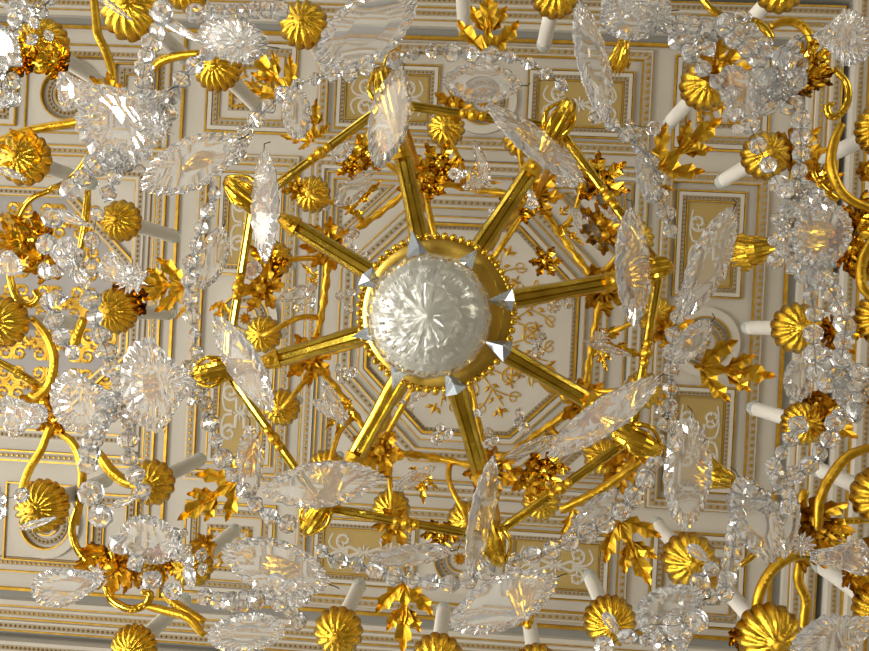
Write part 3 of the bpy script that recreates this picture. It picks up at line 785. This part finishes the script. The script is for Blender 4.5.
Q_ = [
 ((298, 142), (295, 84), 26, 1.62, 'oval', 'short upright crystal plate beside the small gilt leaf at half past ten', 16, 20, 30),
 ((650, 205), (646, 148), 26, 1.70, 'oval', 'short crystal plate on the octagon bar at two o\'clock', 16, 20, 30),
 ((672, 362), (712, 322), 30, 1.70, 'leaf', 'short crystal plate on the bar beside the big gilt leaf at three o\'clock', 18, 10, 30),
 ((572, 530), (618, 490), 24, 1.75, 'leaf', 'short slanting crystal plate on the octagon bar at five o\'clock', 18, 10, 35),
 ((370, 558), (452, 552), 26, 1.70, 'oval', 'flat crystal plate at the middle of the lower octagon bar at six', 20, 10, 48),
 ((252, 500), (248, 425), 22, 1.72, 'leaf', 'narrow upright crystal plate beside the small gilt leaf at half past seven', 18, 10, 40),
 ((203, 290), (222, 225), 24, 1.72, 'leaf', 'narrow crystal plate on the octagon bar at half past nine', 18, 10, 40),
 ((442, 82), (522, 84), 32, 1.70, 'leaf', 'flat crystal plate at the middle of the upper octagon bar below the twelve o\'clock leaf', 18, 10, 40),
 ((84, 150), (168, 90), 84, 1.60, 'fan', 'large bright crystal shell above the double bead strings at ten', 24, 5, 15),
 ((57, 92), (98, 90), 50, 1.60, 'bell', 'bell-shaped crystal beside the gilt joint at ten, over the ceiling rosette', 14, 5, 10),
 ((50, 408), (118, 395), 68, 1.60, 'fan', 'large crystal shell where the two bead strings meet at half past eight', 24, 5, 12),
 ((2, 418), (48, 412), 58, 1.62, 'bell', 'bell-shaped crystal with wavy rim at the outermost edge at half past eight', 16, 5, 5),
 ((32, 594), (104, 578), 46, 1.60, 'drop', 'teardrop crystal plate with beaded rim against the lower cornice at eight', 30, 5, 15),
 ((120, 530), (178, 550), 54, 1.65, 'oval', 'round scalloped crystal plate beside the candle cup at half past seven', 26, 5, 15),
 ((208, 638), (285, 628), 44, 1.60, 'oval', 'oval scalloped crystal plate at the lower edge at seven o\'clock', 28, 5, 15),
 ((772, 560), (740, 478), 48, 1.65, 'leaf', 'tall pointed crystal plate of the cluster at four o\'clock', 22, 6, 15),
 ((782, 556), (795, 490), 26, 1.75, 'leaf', 'narrow crystal plate tucked behind the tall one at four o\'clock', 18, 10, 30),
 ((868, 556), (812, 558), 44, 1.65, 'bell', 'crystal bell with white ribbed edge over the gilt scrolls at half past four', 14, 5, 12),
 ((792, 236), (852, 234), 62, 1.62, 'oval', 'round crystal plate with gilt glowing through it at half past two', 22, 5, 15),
 ((872, 40), (815, 34), 62, 1.55, 'fan', 'triangular crystal shell with beaded rim at the outermost edge at two', 30, 5, 15),
 ((724, 68), (756, 118), 32, 1.70, 'oval', 'oval crystal plate over the candle cups at half past one', 20, 6, 25),
 ((198, 34), (268, 46), 40, 1.60, 'oval', 'many-petalled crystal oval above the candle cup at eleven', 22, 6, 20),
 ((600, 18), (672, 10), 46, 1.60, 'oval', 'bright oval crystal plate at the upper edge at one o\'clock', 22, 6, 20),
 ((636, 612), (704, 600), 46, 1.60, 'oval', 'oval crystal plate behind the round beads at five o\'clock', 22, 6, 20),
 ((100, 262), (142, 284), 42, 1.62, 'bell', 'crystal bell beside the gilt cup at half past nine', 14, 5, 20),
 ((58, 240), (88, 290), 44, 1.62, 'bell', 'thick bright crystal vase between the bead strings at half past nine', 14, 5, 20),
 ((792, 400), (806, 358), 34, 1.75, 'oval', 'hazy crystal oval hanging under the candle cup at three o\'clock', 18, 10, 20),
 ((838, 405), (868, 378), 40, 1.72, 'oval', 'crystal oval beside the curled gilt rosette at half past three', 18, 10, 20),
 ((-14, 50), (18, 42), 40, 1.60, 'oval', 'crystal oval cut by the picture edge at half past ten', 18, 10, 20),
 ((790, 660), (884, 618), 58, 1.50, 'fan', 'crystal dish with bright straight rim in the lowest corner at half past four', 28, 5, 10),
]
for p0, p1, W, d, k, lab, n, pit, rol in Q_: plate(p0, p1, W, d, k, lab, n, .009, pit, rol, group=MIDP)
SM = 'small crystal blades in the upper tier'
S_ = [
 ((335, 206), (372, 172), 20, 2.7, 'small grey crystal blade below the arm pointing to twelve'),
 ((474, 140), (490, 188), 11, 2.7, 'thin crystal blade over the small gilt leaf at one o\'clock'),
 ((312, 400), (348, 420), 16, 2.7, 'small crystal blade beside the arm pointing to seven'),
 ((345, 426), (322, 380), 14, 2.65, 'slim crystal blade near the candle at half past seven'),
 ((572, 208), (606, 252), 16, 2.7, 'slanting crystal blade inside the octagon at half past one'),
 ((278, 300), (318, 286), 14, 2.65, 'crystal blade near the arm pointing to half past eight'),
 ((583, 341), (632, 356), 8, 2.65, 'flat edge-on crystal blade at half past three'),
 ((505, 458), (560, 436), 14, 2.6, 'slanting crystal blade above the arm gap at five o\'clock'),
 ((392, 490), (436, 466), 14, 2.6, 'small crystal blade beside the six o\'clock arm'),
 ((352, 152), (330, 150), 26, 2.5, 'small clouded crystal oval below the bar at eleven'),
 ((620, 222), (600, 190), 22, 2.6, 'small crystal oval between the gilt leaves at two o\'clock'),
 ((262, 272), (244, 268), 20, 2.5, 'small crystal oval near the gilt flower at half past nine'),
]
for p0, p1, W, d, lab in S_: plate(p0, p1, W, d, 'leaf', lab, 14, .008, 5, 25, group=SM, hook=False)

# bowl under the hub
bc = at(429, 316, 1.40)
bowl = empty('glass_bowl', bc); tag(bowl, 'round cut-glass bowl with star bottom hanging under the gilt disc', 'bowl')
def bmod(q, i):
    s = abs(math.cos(q*8)); t = abs(math.sin(q*16))
    if i <= 1: return 1, 0
    if i in (2, 3): return 1+.10*abs(math.cos(q*6)), -.008*abs(math.cos(q*6))
    if i in (4, 5): return 1+.02*(t if i == 4 else 1-t), -.003*t
    if i in (6, 7): return 1-.015*(t if i == 6 else 1-t), 0
    return 1-.02*(1-s), 0
RB = 63*1.40/F
prof = [(.004, -.075), (.012, -.078), (.030, -.074), (.048, -.074), (.064, -.066), (.080, -.054), (.094, -.038), (.103, -.020), (RB, -.004), (RB*1.0, .006), (RB*.96, .006), (.092, -.020), (.070, -.046), (.030, -.060), (.004, -.062)]
prof = [(r*RB/.110 if i < 8 or i > 10 else r, z) for i, (r, z) in enumerate(prof)]
lathe(prof, 96, bmod, bc).build('bowl_shell', CRYR, bowl, False)
lathe([(.004, -.050), (.05, -.048), (.08, -.028), (.095, .0), (.098, .012), (.09, .014), (.05, .0), (.004, -.03)], 48, lambda q, i: (1, -.002*abs(math.cos(q*6)) if i in (1, 2) else 0), bc).build('bowl_liner', LINER, bowl, False)
mb = MB()
lathe([(.012, 0), (.02, .05), (.02, .16), (.03, .20)], 12, None, bc).build('bowl_stem', GOLDM, bowl, True)

# arrow prisms round the bowl
pr = [(415, 244), (468, 260), (501, 301), (498, 347), (451, 382), (397, 376), (366, 334), (374, 282)]
names = ['eleven-thirty', 'one', 'two-thirty', 'four', 'five-thirty', 'seven', 'half past eight', 'ten']
for k, (x, y) in enumerate(pr):
    c = at(x, y, 1.53); a = math.degrees(math.atan2(y-314, x-431))
    sgn = 0 if k in (0, 1, 5, 6) else 180
    s = 13*1.53/F
    vs = [(1.15, 0, .1), (-.85, .92, .25), (-.85, -.85, .25), (-.25, .15, -.62), (-1.05, .05, -.15), (0, 0, .5)]
    fs = [(0, 3, 1), (0, 2, 3), (1, 3, 4), (3, 2, 4), (1, 4, 2), (0, 1, 5), (0, 5, 2), (1, 2, 5)]
    mw = Matrix.Translation(c) @ Matrix.Rotation(math.radians(a+sgn+R.uniform(-12, 12)), 4, 'Z') @ Matrix.Rotation(R.uniform(-.3, .3), 4, 'X')
    o = empty('crystal_prism', c)
    tag(o, 'grey pointed crystal prism pinned on the gilt disc at %s by the bowl' % names[k], 'crystal', 'pointed prisms around the glass bowl')
    MB().add([mw @ (Vector(v)*s) for v in vs], fs).build('prism', PRISM, o)
    tube([c+Vector((0, 0, .3*s)), c+Vector((0, 0, .085))], .002, 6).build('pin', WIRE, o)

# beads ------------------------------------------------------------
def bead_mesh(kind):
    if kind == 'oct':
        def m(q, i): return (1, 0)
        mb = lathe([(.42, -.46), (.80, -.30), (1, -.04), (1, .04), (.80, .30), (.42, .46)], 8)
    elif kind == 'almond':
        mb = lathe([(.02, -1), (.45, -.62), (.78, -.22), (.82, 0), (.70, .34), (.36, .72), (.02, 1)], 6)
        mb.v = [Vector((v.z, v.x, v.y*.7)) for v in mb.v]
    else:
        mb = lathe([(.35, -.92), (.72, -.68), (.98, -.25), (.98, .25), (.72, .68), (.35, .92)], 9)
    return mb.mesh('crystal_bead', CRY)
BM = {k: bead_mesh(k) for k in ('oct', 'almond', 'round')}
def resample(pts, step):
    P = catmull([Vector((p[0], p[1], 0)) for p in pts], 8)
    out = [P[0]]; acc = 0
    for a, b in zip(P, P[1:]):
        L = (b-a).length; pos = 0
        while acc+(L-pos) >= step:
            pos += step-acc; acc = 0; out.append(a+(b-a)*pos/L)
        acc += L-pos
    return out
def garland(pts, r, d, kind, label, step=None, sag=.0, mix=None, group='strings of crystal beads'):
    if kind == 'almond': r *= 1.12
    q = resample(pts, step or r*2.15)
    n = len(q)
    W = [at(p.x, p.y, d-sag*math.sin(PI*i/max(1, n-1))) for i, p in enumerate(q)]
    e = empty('crystal_garland', W[0]); tag(e, label, 'bead string', group)
    for i, w in enumerate(W):
        j0, j1 = q[max(0, i-1)], q[min(n-1, i+1)]
        a = math.degrees(math.atan2(j1.y-j0.y, j1.x-j0.x))
        k = kind if not mix or R.random() > .35 else mix
        s = r*d/F*R.uniform(.86, 1.14)
        if k == 'almond': mw = Matrix.Translation(w) @ orient(a+R.uniform(-14, 14), R.uniform(-12, 12), R.uniform(-30, 30)) @ Matrix.Diagonal((s*1.12, s*1.25, s*1.15, 1))
        else: mw = Matrix.Translation(w) @ orient(R.uniform(0, 360), R.uniform(-25, 25), R.uniform(-25, 25)) @ Matrix.Scale(s, 4)
        inst('crystal_bead', BM[k], mw, e)
    tube(W if n > 1 else [W[0], W[0]+Vector((0, 0, .02))], .0009, 4).build('wire', WIRE, e)
    return e
garland([(245, 133), (257, 118), (273, 103), (298, 84), (320, 78), (337, 73), (354, 73), (372, 66)], 8, 1.72, 'almond', 'string of almond beads along the octagon from ten to eleven-thirty', 18)
garland([(395, 60), (418, 52), (437, 51), (469, 54), (501, 56), (530, 64), (547, 74), (566, 88)], 8, 1.72, 'almond', 'string of almond beads along the octagon across twelve o\'clock', 19.5)
garland([(596, 116), (613, 125), (632, 140), (648, 158), (656, 180), (664, 205), (670, 228), (674, 246)], 8, 1.72, 'almond', 'string of beads along the octagon from one to half past two', 18, 0, 'round')
garland([(684, 300), (675, 325), (671, 350), (671, 380), (670, 405), (666, 430)], 8, 1.72, 'round', 'string of beads along the octagon from three to four', 18, 0, 'almond')
garland([(655, 462), (643, 482), (633, 498), (615, 517), (596, 529), (576, 539), (550, 551), (528, 556), (512, 562)], 10, 1.70, 'oct', 'string of round flat beads along the octagon from four to half past five', 20, 0, 'round')
garland([(485, 571), (459, 583), (437, 583), (410, 579), (377, 571), (355, 564), (335, 560), (316, 546)], 9, 1.70, 'almond', 'string of beads along the octagon across six o\'clock', 19, 0, 'oct')
garland([(288, 524), (268, 515), (251, 500), (234, 478), (222, 456), (212, 430), (206, 405), (202, 385)], 8.5, 1.70, 'almond', 'string of beads along the octagon from seven to half past eight', 19, 0, 'round')
garland([(196, 352), (194, 330), (190, 300), (189, 275), (194, 250), (202, 225), (210, 205), (216, 190)], 8, 1.70, 'almond', 'string of beads along the octagon from nine to ten', 18)
garland([(157, 32), (150, 46), (145, 59), (144, 73), (143, 86), (145, 98)], 10.5, 1.62, 'oct', 'thick string of bright beads above the large shell at ten', 13)
garland([(208, 52), (191, 69), (177, 86), (169, 103), (166, 122)], 9.5, 1.65, 'almond', 'string of pointed beads between the candle cup and the shell at ten', 19)
garland([(109, 156), (94, 166), (80, 181), (63, 194)], 10.5, 1.62, 'almond', 'short string of large beads falling from the shell at half past nine', 17)
garland([(53, 218), (46, 246), (45, 277)], 11, 1.62, 'oct', 'three big round beads in a row at half past nine', 27)
garland([(47, 302), (54, 321), (62, 338), (72, 352), (80, 362)], 9, 1.62, 'almond', 'string of pointed beads under the round beads, falling to the shell at half past eight', 19)
garland([(125, 164), (115, 177), (108, 194)], 9, 1.63, 'almond', 'short string of beads below the large shell at ten', 17)
garland([(97, 214), (92, 242), (91, 270)], 8.5, 1.63, 'oct', 'three oval beads beside the crystal vase at half past nine', 27)
garland([(91, 300), (96, 322), (102, 341), (108, 356), (112, 372)], 9, 1.63, 'almond', 'string of pointed beads beside the big gilt cup, falling to the shell', 18)
garland([(56, 298), (72, 298)], 10, 1.62, 'almond', 'single long bead joining the two strings at nine', 17)
garland([(106, 408), (100, 426), (94, 437), (91, 448), (88, 459), (89, 473)], 11, 1.6, 'oct', 'thick string of stacked beads falling from the shell at eight', 12)
garland([(91, 493), (101, 517)], 12, 1.6, 'oct', 'two large round beads ending the thick string at eight', 25)
garland([(119, 545), (141, 568), (158, 585), (179, 594)], 11, 1.62, 'oct', 'string of large beads across the gilt flower at half past seven', 24, 0, 'almond')
garland([(129, 422), (128, 438), (129, 454), (134, 472), (143, 493)], 8.5, 1.65, 'almond', 'string of almond beads below the fan at half past eight', 18, 0, 'round')
garland([(205, 597), (220, 601), (236, 602), (252, 600), (268, 598), (284, 604), (296, 616), (300, 632)], 10, 1.62, 'round', 'dense string of beads over the oval plate at seven', 13, 0, 'oct')
garland([(0, 500), (12, 498), (22, 495)], 8, 1.62, 'oct', 'small bead string entering at the outermost edge at eight', 22)
garland([(0, 512), (10, 509)], 11, 1.6, 'oct', 'large bead near the big gilt cup at the outermost edge at eight', 30)
garland([(726, 25), (736, 37), (749, 48), (762, 66)], 11, 1.65, 'round', 'string of round beads below the scroll at half past one', 16, 0, 'oct')
garland([(676, 42), (696, 60), (711, 78), (730, 92), (734, 112), (728, 130)], 9, 1.66, 'round', 'string of beads over the candle cup at half past one', 19, 0, 'almond')
garland([(801, 120), (801, 138), (801, 158), (798, 176), (790, 192)], 9, 1.66, 'round', 'upright string of beads beside the gilt cup at two', 17)
garland([(750, 125), (759, 148), (772, 172), (782, 190)], 9, 1.67, 'oct', 'string of oval beads hanging over the gilt cup at two', 22)
garland([(806, 275), (811, 297), (815, 314), (813, 338), (815, 358), (816, 378)], 9.5, 1.64, 'oct', 'upright string of beads across the candle cup at three', 20, 0, 'almond')
garland([(822, 280), (835, 297), (842, 314), (845, 331), (842, 352), (838, 372)], 11, 1.63, 'round', 'thick string of beads just outside the three o\'clock cup', 17, 0, 'oct')
garland([(798, 425), (790, 440), (780, 455), (772, 470)], 8, 1.67, 'almond', 'string of slim beads slanting from the half past three cup', 16)
garland([(835, 423), (828, 443), (817, 456), (804, 470), (786, 478), (770, 480)], 10.5, 1.64, 'oct', 'string of round beads curving down from half past three', 17, 0, 'round')
garland([(735, 500), (737, 520), (734, 545), (730, 566), (728, 585)], 9.5, 1.65, 'round', 'upright string of beads beside the tall pointed plate at four', 13, 0, 'oct')
garland([(711, 569), (700, 580), (704, 592), (718, 599), (730, 585), (722, 572)], 10.5, 1.62, 'oct', 'ring of round beads near the candle at half past four', 18)
garland([(604, 646), (628, 636), (652, 622), (680, 626), (704, 618)], 11.5, 1.58, 'oct', 'string of large round beads below the oval plate at five', 25)
garland([(645, 22), (662, 24), (680, 24), (698, 26), (716, 28)], 10, 1.62, 'round', 'dense string of sparkling beads near the upper edge at one', 12, 0, 'oct')
garland([(196, 14), (212, 12), (228, 14), (244, 12), (262, 10), (280, 10)], 10, 1.62, 'round', 'dense string of beads at the upper edge at eleven', 12, 0, 'almond')
garland([(162, 12), (182, 4)], 12, 1.6, 'oct', 'large round bead at the upper edge at half past ten', 28)

# tassels: dense knots of drops
def tassel(x, y, w, h, n, d, label, r=8):
    e = empty('crystal_tassel', at(x, y, d)); tag(e, label, 'crystal', 'knots of crystal drops')
    pts = []
    for i in range(n):
        for tr in range(20):
            px = x+R.uniform(-w/2, w/2); py = y+R.uniform(-h/2, h/2)
            if all(math.hypot(px-a, py-b) > r*1.3 for a, b in pts): break
        pts.append((px, py))
        k = R.choice(['oct', 'round', 'almond']); s = r*d/F*R.uniform(.8, 1.2)
        mw = Matrix.Translation(at(px, py, d+R.uniform(-.05, .05))) @ orient(R.uniform(0, 360), R.uniform(-40, 40), R.uniform(-40, 40)) @ Matrix.Scale(s, 4)
        inst('crystal_drop', BM[k], mw, e)
    W = [at(a, b, d) for a, b in pts]
    tube(W, .0008, 4).build('wire', WIRE, e)
tassel(778, 62, 40, 40, 9, 1.66, 'knot of large drops beside the curled gilt rosette at two', 11)
tassel(776, 95, 44, 38, 11, 1.66, 'dense knot of drops left of the gilt rosette at two', 11)
tassel(800, 200, 38, 26, 10, 1.66, 'knot of drops above the round gilt-lit plate at half past two', 9)
tassel(785, 235, 20, 60, 11, 1.68, 'upright band of small drops beside the round plate at half past two', 8)
tassel(812, 270, 44, 18, 9, 1.66, 'row of drops under the round plate at half past two', 8)
tassel(842, 370, 36, 30, 9, 1.7, 'knot of drops outside the string at three', 9)
tassel(850, 405, 30, 26, 7, 1.72, 'knot of drops by the curled rosette at half past three', 9)
tassel(700, 40, 30, 26, 7, 1.7, 'knot of drops near the upper edge at half past one', 9)
tassel(625, 8, 40, 20, 9, 1.66, 'knot of sparkling drops at the upper edge at one', 8)
tassel(740, 20, 26, 20, 5, 1.7, 'small knot of drops below the upper scroll at half past one', 8)
tassel(30, 20, 40, 40, 9, 1.6, 'knot of bright drops at the upper corner at half past ten', 9)
tassel(8, 80, 20, 50, 7, 1.6, 'upright knot of drops at the outermost edge at ten', 9)
tassel(120, 160, 40, 20, 7, 1.64, 'knot of drops close under the large shell at ten', 8)
tassel(150, 120, 26, 30, 7, 1.62, 'knot of drops joining shell and bead string at ten', 8)
tassel(118, 398, 28, 40, 9, 1.62, 'knot of drops between the shell and the fan at half past eight', 8)
tassel(68, 262, 26, 26, 5, 1.6, 'cluster of cut drops in front of the vase at half past nine', 8)
tassel(178, 550, 22, 40, 8, 1.66, 'knot of drops beside the round scalloped plate at half past seven', 7)
tassel(196, 566, 20, 24, 4, 1.68, 'pair of drops over the candle cup at half past seven', 8)
tassel(288, 590, 30, 26, 8, 1.64, 'knot of drops past the oval plate at seven', 8)
tassel(196, 385, 16, 44, 7, 1.66, 'upright knot of drops at the octagon corner at half past eight', 7)
tassel(240, 150, 20, 26, 5, 1.68, 'knot of drops at the octagon corner at ten', 7)
tassel(770, 500, 40, 22, 9, 1.68, 'knot of small drops above the tall plate at four', 7)
tassel(690, 612, 30, 30, 6, 1.64, 'knot of drops between the plates at five', 9)
tassel(664, 640, 40, 16, 6, 1.64, 'row of drops at the lower edge at five', 9)
tassel(668, 425, 16, 40, 6, 1.7, 'small knot of drops outside the octagon corner at four', 7)
tassel(640, 130, 30, 20, 4, 1.72, 'small knot of drops near the octagon corner at one', 7)
tassel(530, 200, 12, 12, 3, 2.4, 'tiny drops above the arm pointing to one', 6)
for j, (x, y) in enumerate([(357, 265), (398, 142), (500, 215), (560, 300), (545, 345), (520, 420), (420, 250), (300, 240), (305, 300), (345, 370), (410, 400), (440, 430), (460, 180), (570, 175), (300, 380), (515, 240),
                            (560, 360), (470, 420), (345, 300), (520, 345), (495, 440), (375, 420), (350, 240), (425, 440)]):
    tassel(x, y, 18, 18, 3, 2.3, 'tiny crystal drops of the inner tier, %s from the bowl centre' % clock(x, y)+(', farther out' if j > 15 else ', group %s' % '' if False else ''), 6) if 'tiny crystal drops of the inner tier, %s from the bowl centre' % clock(x, y) not in LABELS else None
# long drops pointing across
for x0, y0, x1, y1, w, lab in [(95, -6, 132, 20, 7, 'long spear-shaped drop at the upper edge at half past ten'), (150, 12, 205, 44, 12, 'long clear drop crossing the candle at eleven'),
                          (0, 2, 26, 16, 7, 'long drop in the upper corner at half past ten'), (56, 212, 90, 226, 12, 'long drop above the vase at half past nine'),
                          (20, 528, 56, 518, 8, 'long drop across the big gilt cup at eight'), (0, 258, 22, 272, 30, 'bright fringed drop at the outermost edge at nine'),
                          (0, 168, 26, 180, 8, 'long drop under the gilt cup at the outermost edge at half past nine'), (112, 506, 136, 497, 8, 'long drop below the gilt branch at eight'),
                          (688, 545, 710, 562, 13, 'stubby drop inside the gilt cup at half past four'), (604, 612, 620, 636, 12, 'stubby drop inside the gilt cup at five'),
                          (188, 565, 192, 590, 14, 'pear drop hanging on the cup at half past seven'), (740, 125, 735, 135, 12, 'little drop at the cup at two')]:
    plate((x0, y0), (x1, y1), w, 1.62, 'drop', lab, 8, .007, 10, 20, group='long single drops', hook=False, name='crystal_drop')
# crystal flowers (stars of petals)
def star(x, y, rp, d, label, n=14):
    c = at(x, y, d); r = rp*d/F
    e = empty('crystal_star', c); tag(e, label, 'crystal', 'crystal stars')
    for k in range(n):
        a = 360*k/n
        mw = Matrix.Translation(c) @ orient(a, -20+15*(k % 2), 0) @ Matrix.Translation((r*.58, 0, 0)) @ Matrix.Diagonal((r*.45, r*.15, r*.12, 1))
        inst('petal', BM['almond'], mw, e)
    inst('button', BM['oct'], Matrix.Translation(c-Vector((0, 0, r*.1))) @ Matrix.Scale(r*.26, 4), e)
star(802, 544, 13, 1.62, 'bright crystal star beside the bell at half past four')
star(158, 128, 19, 1.60, 'large crystal star on the shell at ten', 16)
star(240, 44, 24, 1.58, 'large crystal star in the petalled oval at eleven', 16)
star(180, 375, 14, 1.58, 'crystal star at the narrow end of the fan at nine')
star(132, 278, 18, 1.60, 'crystal star at the mouth of the bell at half past nine', 16)
star(96, 575, 13, 1.60, 'crystal star at the tip of the teardrop plate at eight')
star(476, 183, 10, 2.5, 'small crystal star on the thin blade at one')
star(600, 338, 10, 2.55, 'small crystal star on the flat blade at half past three')
star(118, 395, 14, 1.60, 'crystal star between the two shells at half past eight')
star(660, 18, 14, 1.60, 'crystal star on the oval plate at one')
star(172, 545, 12, 1.62, 'crystal star on the round scalloped plate at half past seven')

FLOORM = plain('parquet floor', (.40, .33, .24), .30, 0, (.52, .45, .34), 2)
struct(MB().add([(-8, -6, 0), (8, -6, 0), (8, 6, 0), (-8, 6, 0), (-8, -6, -.1), (8, -6, -.1), (8, 6, -.1), (-8, 6, -.1)],
         [(0, 1, 2, 3), (4, 7, 6, 5), (0, 4, 5, 1), (1, 5, 6, 2), (2, 6, 7, 3), (3, 7, 4, 0)]).build('floor', FLOORM))
# ------------------------------------------------------------ light
w = bpy.data.worlds.new('hall'); sc.world = w; w.use_nodes = True
N, L = w.node_tree.nodes, w.node_tree.links
N.clear()
out = N.new('ShaderNodeOutputWorld'); bg = N.new('ShaderNodeBackground'); L.new(bg.outputs[0], out.inputs[0])
tc = N.new('ShaderNodeTexCoord')
sep = N.new('ShaderNodeSeparateXYZ'); L.new(tc.outputs['Generated'], sep.inputs[0])
def math_(op, a, b=None, c=None):
    n = N.new('ShaderNodeMath'); n.operation = op
    for i, x in enumerate((a, b, c)):
        if x is None: continue
        if isinstance(x, (int, float)): n.inputs[i].default_value = x
        else: L.new(x, n.inputs[i])
    return n.outputs[0]
X, Y, Z = sep.outputs
az = math_('ARCTAN2', Y, X)                       # around the hall
# row of tall windows: between z=-.45 and z=.12, on the -x wall and weaker ones opposite
colw = math_('GREATER_THAN', math_('SINE', math_('MULTIPLY', az, 14.0)), .15)
band = math_('MULTIPLY', math_('GREATER_THAN', Z, -.38), math_('LESS_THAN', Z, .30))
side = math_('POWER', math_('MAXIMUM', math_('MULTIPLY', X, -1.0), 0.0), 1.5)
win = math_('MULTIPLY', math_('MULTIPLY', colw, band), math_('MULTIPLY_ADD', side, 7.0, .5))
no = N.new('ShaderNodeTexNoise'); no.inputs['Scale'].default_value = 5; no.inputs['Detail'].default_value = 3
L.new(tc.outputs['Generated'], no.inputs['Vector'])
vo = N.new('ShaderNodeTexVoronoi'); vo.inputs['Scale'].default_value = 9; L.new(tc.outputs['Generated'], vo.inputs['Vector'])
sparkle_spots = math_('MULTIPLY', math_('LESS_THAN', vo.outputs['Distance'], .10), math_('MULTIPLY', math_('GREATER_THAN', Z, -.7), 9.0))  # invented bright spots around the hall, added to make the crystals sparkle
rmp = N.new('ShaderNodeValToRGB'); rmp.color_ramp.elements[0].position = .38; rmp.color_ramp.elements[1].position = .62
rmp.color_ramp.elements[0].color = (.10, .07, .045, 1); rmp.color_ramp.elements[1].color = (.62, .57, .48, 1)
L.new(no.outputs['Fac'], rmp.inputs['Fac'])
def vmath(op, a, b):
    n = N.new('ShaderNodeVectorMath'); n.operation = op
    for i, x in enumerate((a, b)):
        if isinstance(x, tuple): n.inputs[i].default_value = x
        else: L.new(x, n.inputs[i])
    return n.outputs[0]
def scale(col, f):
    n = N.new('ShaderNodeVectorMath'); n.operation = 'SCALE'; n.inputs[0].default_value = col; L.new(f, n.inputs['Scale']); return n.outputs[0]
tot = vmath('ADD', rmp.outputs['Color'], vmath('ADD', scale((1, .97, .95), win), scale((1, .85, .6), sparkle_spots)))
L.new(tot, bg.inputs['Color']); bg.inputs['Strength'].default_value = .82
def area(loc, tgt, sx, sy, power, col):
    l = bpy.data.lights.new('window_and_fill_light', 'AREA'); l.shape = 'RECTANGLE'; l.size = sx; l.size_y = sy; l.energy = power; l.color = col
    o = bpy.data.objects.new('window_and_fill_light', l); C.objects.link(o); o.location = loc
    o.rotation_euler = (Vector(tgt)-Vector(loc)).to_track_quat('-Z', 'Y').to_euler()
area((-1.25, .1, .8), (-1.2, 0, 3.2), .5, 1.2, 80, (1, .98, .97))  # unseen fill added below the chandelier to whiten the crystals on the left
area((-6.5, 1.0, 1.6), (-1.2, 0, 4.6), 2.0, 3.0, 330, (1, .97, .96))
area((5.5, -3.0, 1.2), (0.3, 0, 3.6), 1.5, 2.5, 60, (1, .93, .8))

vs = sc.view_settings
vs.view_transform = 'Standard'; vs.look = 'None'; vs.gamma = 1; vs.use_curve_mapping = False; vs.exposure = -0.12
sc.cycles.max_bounces = 14; sc.cycles.transmission_bounces = 14; sc.cycles.glossy_bounces = 5; sc.cycles.diffuse_bounces = 3
sc.cycles.caustics_reflective = False; sc.cycles.caustics_refractive = True
sc.cycles.sample_clamp_indirect = 12
for o in sc.objects:
    if '_w' in o.keys(): del o['_w']
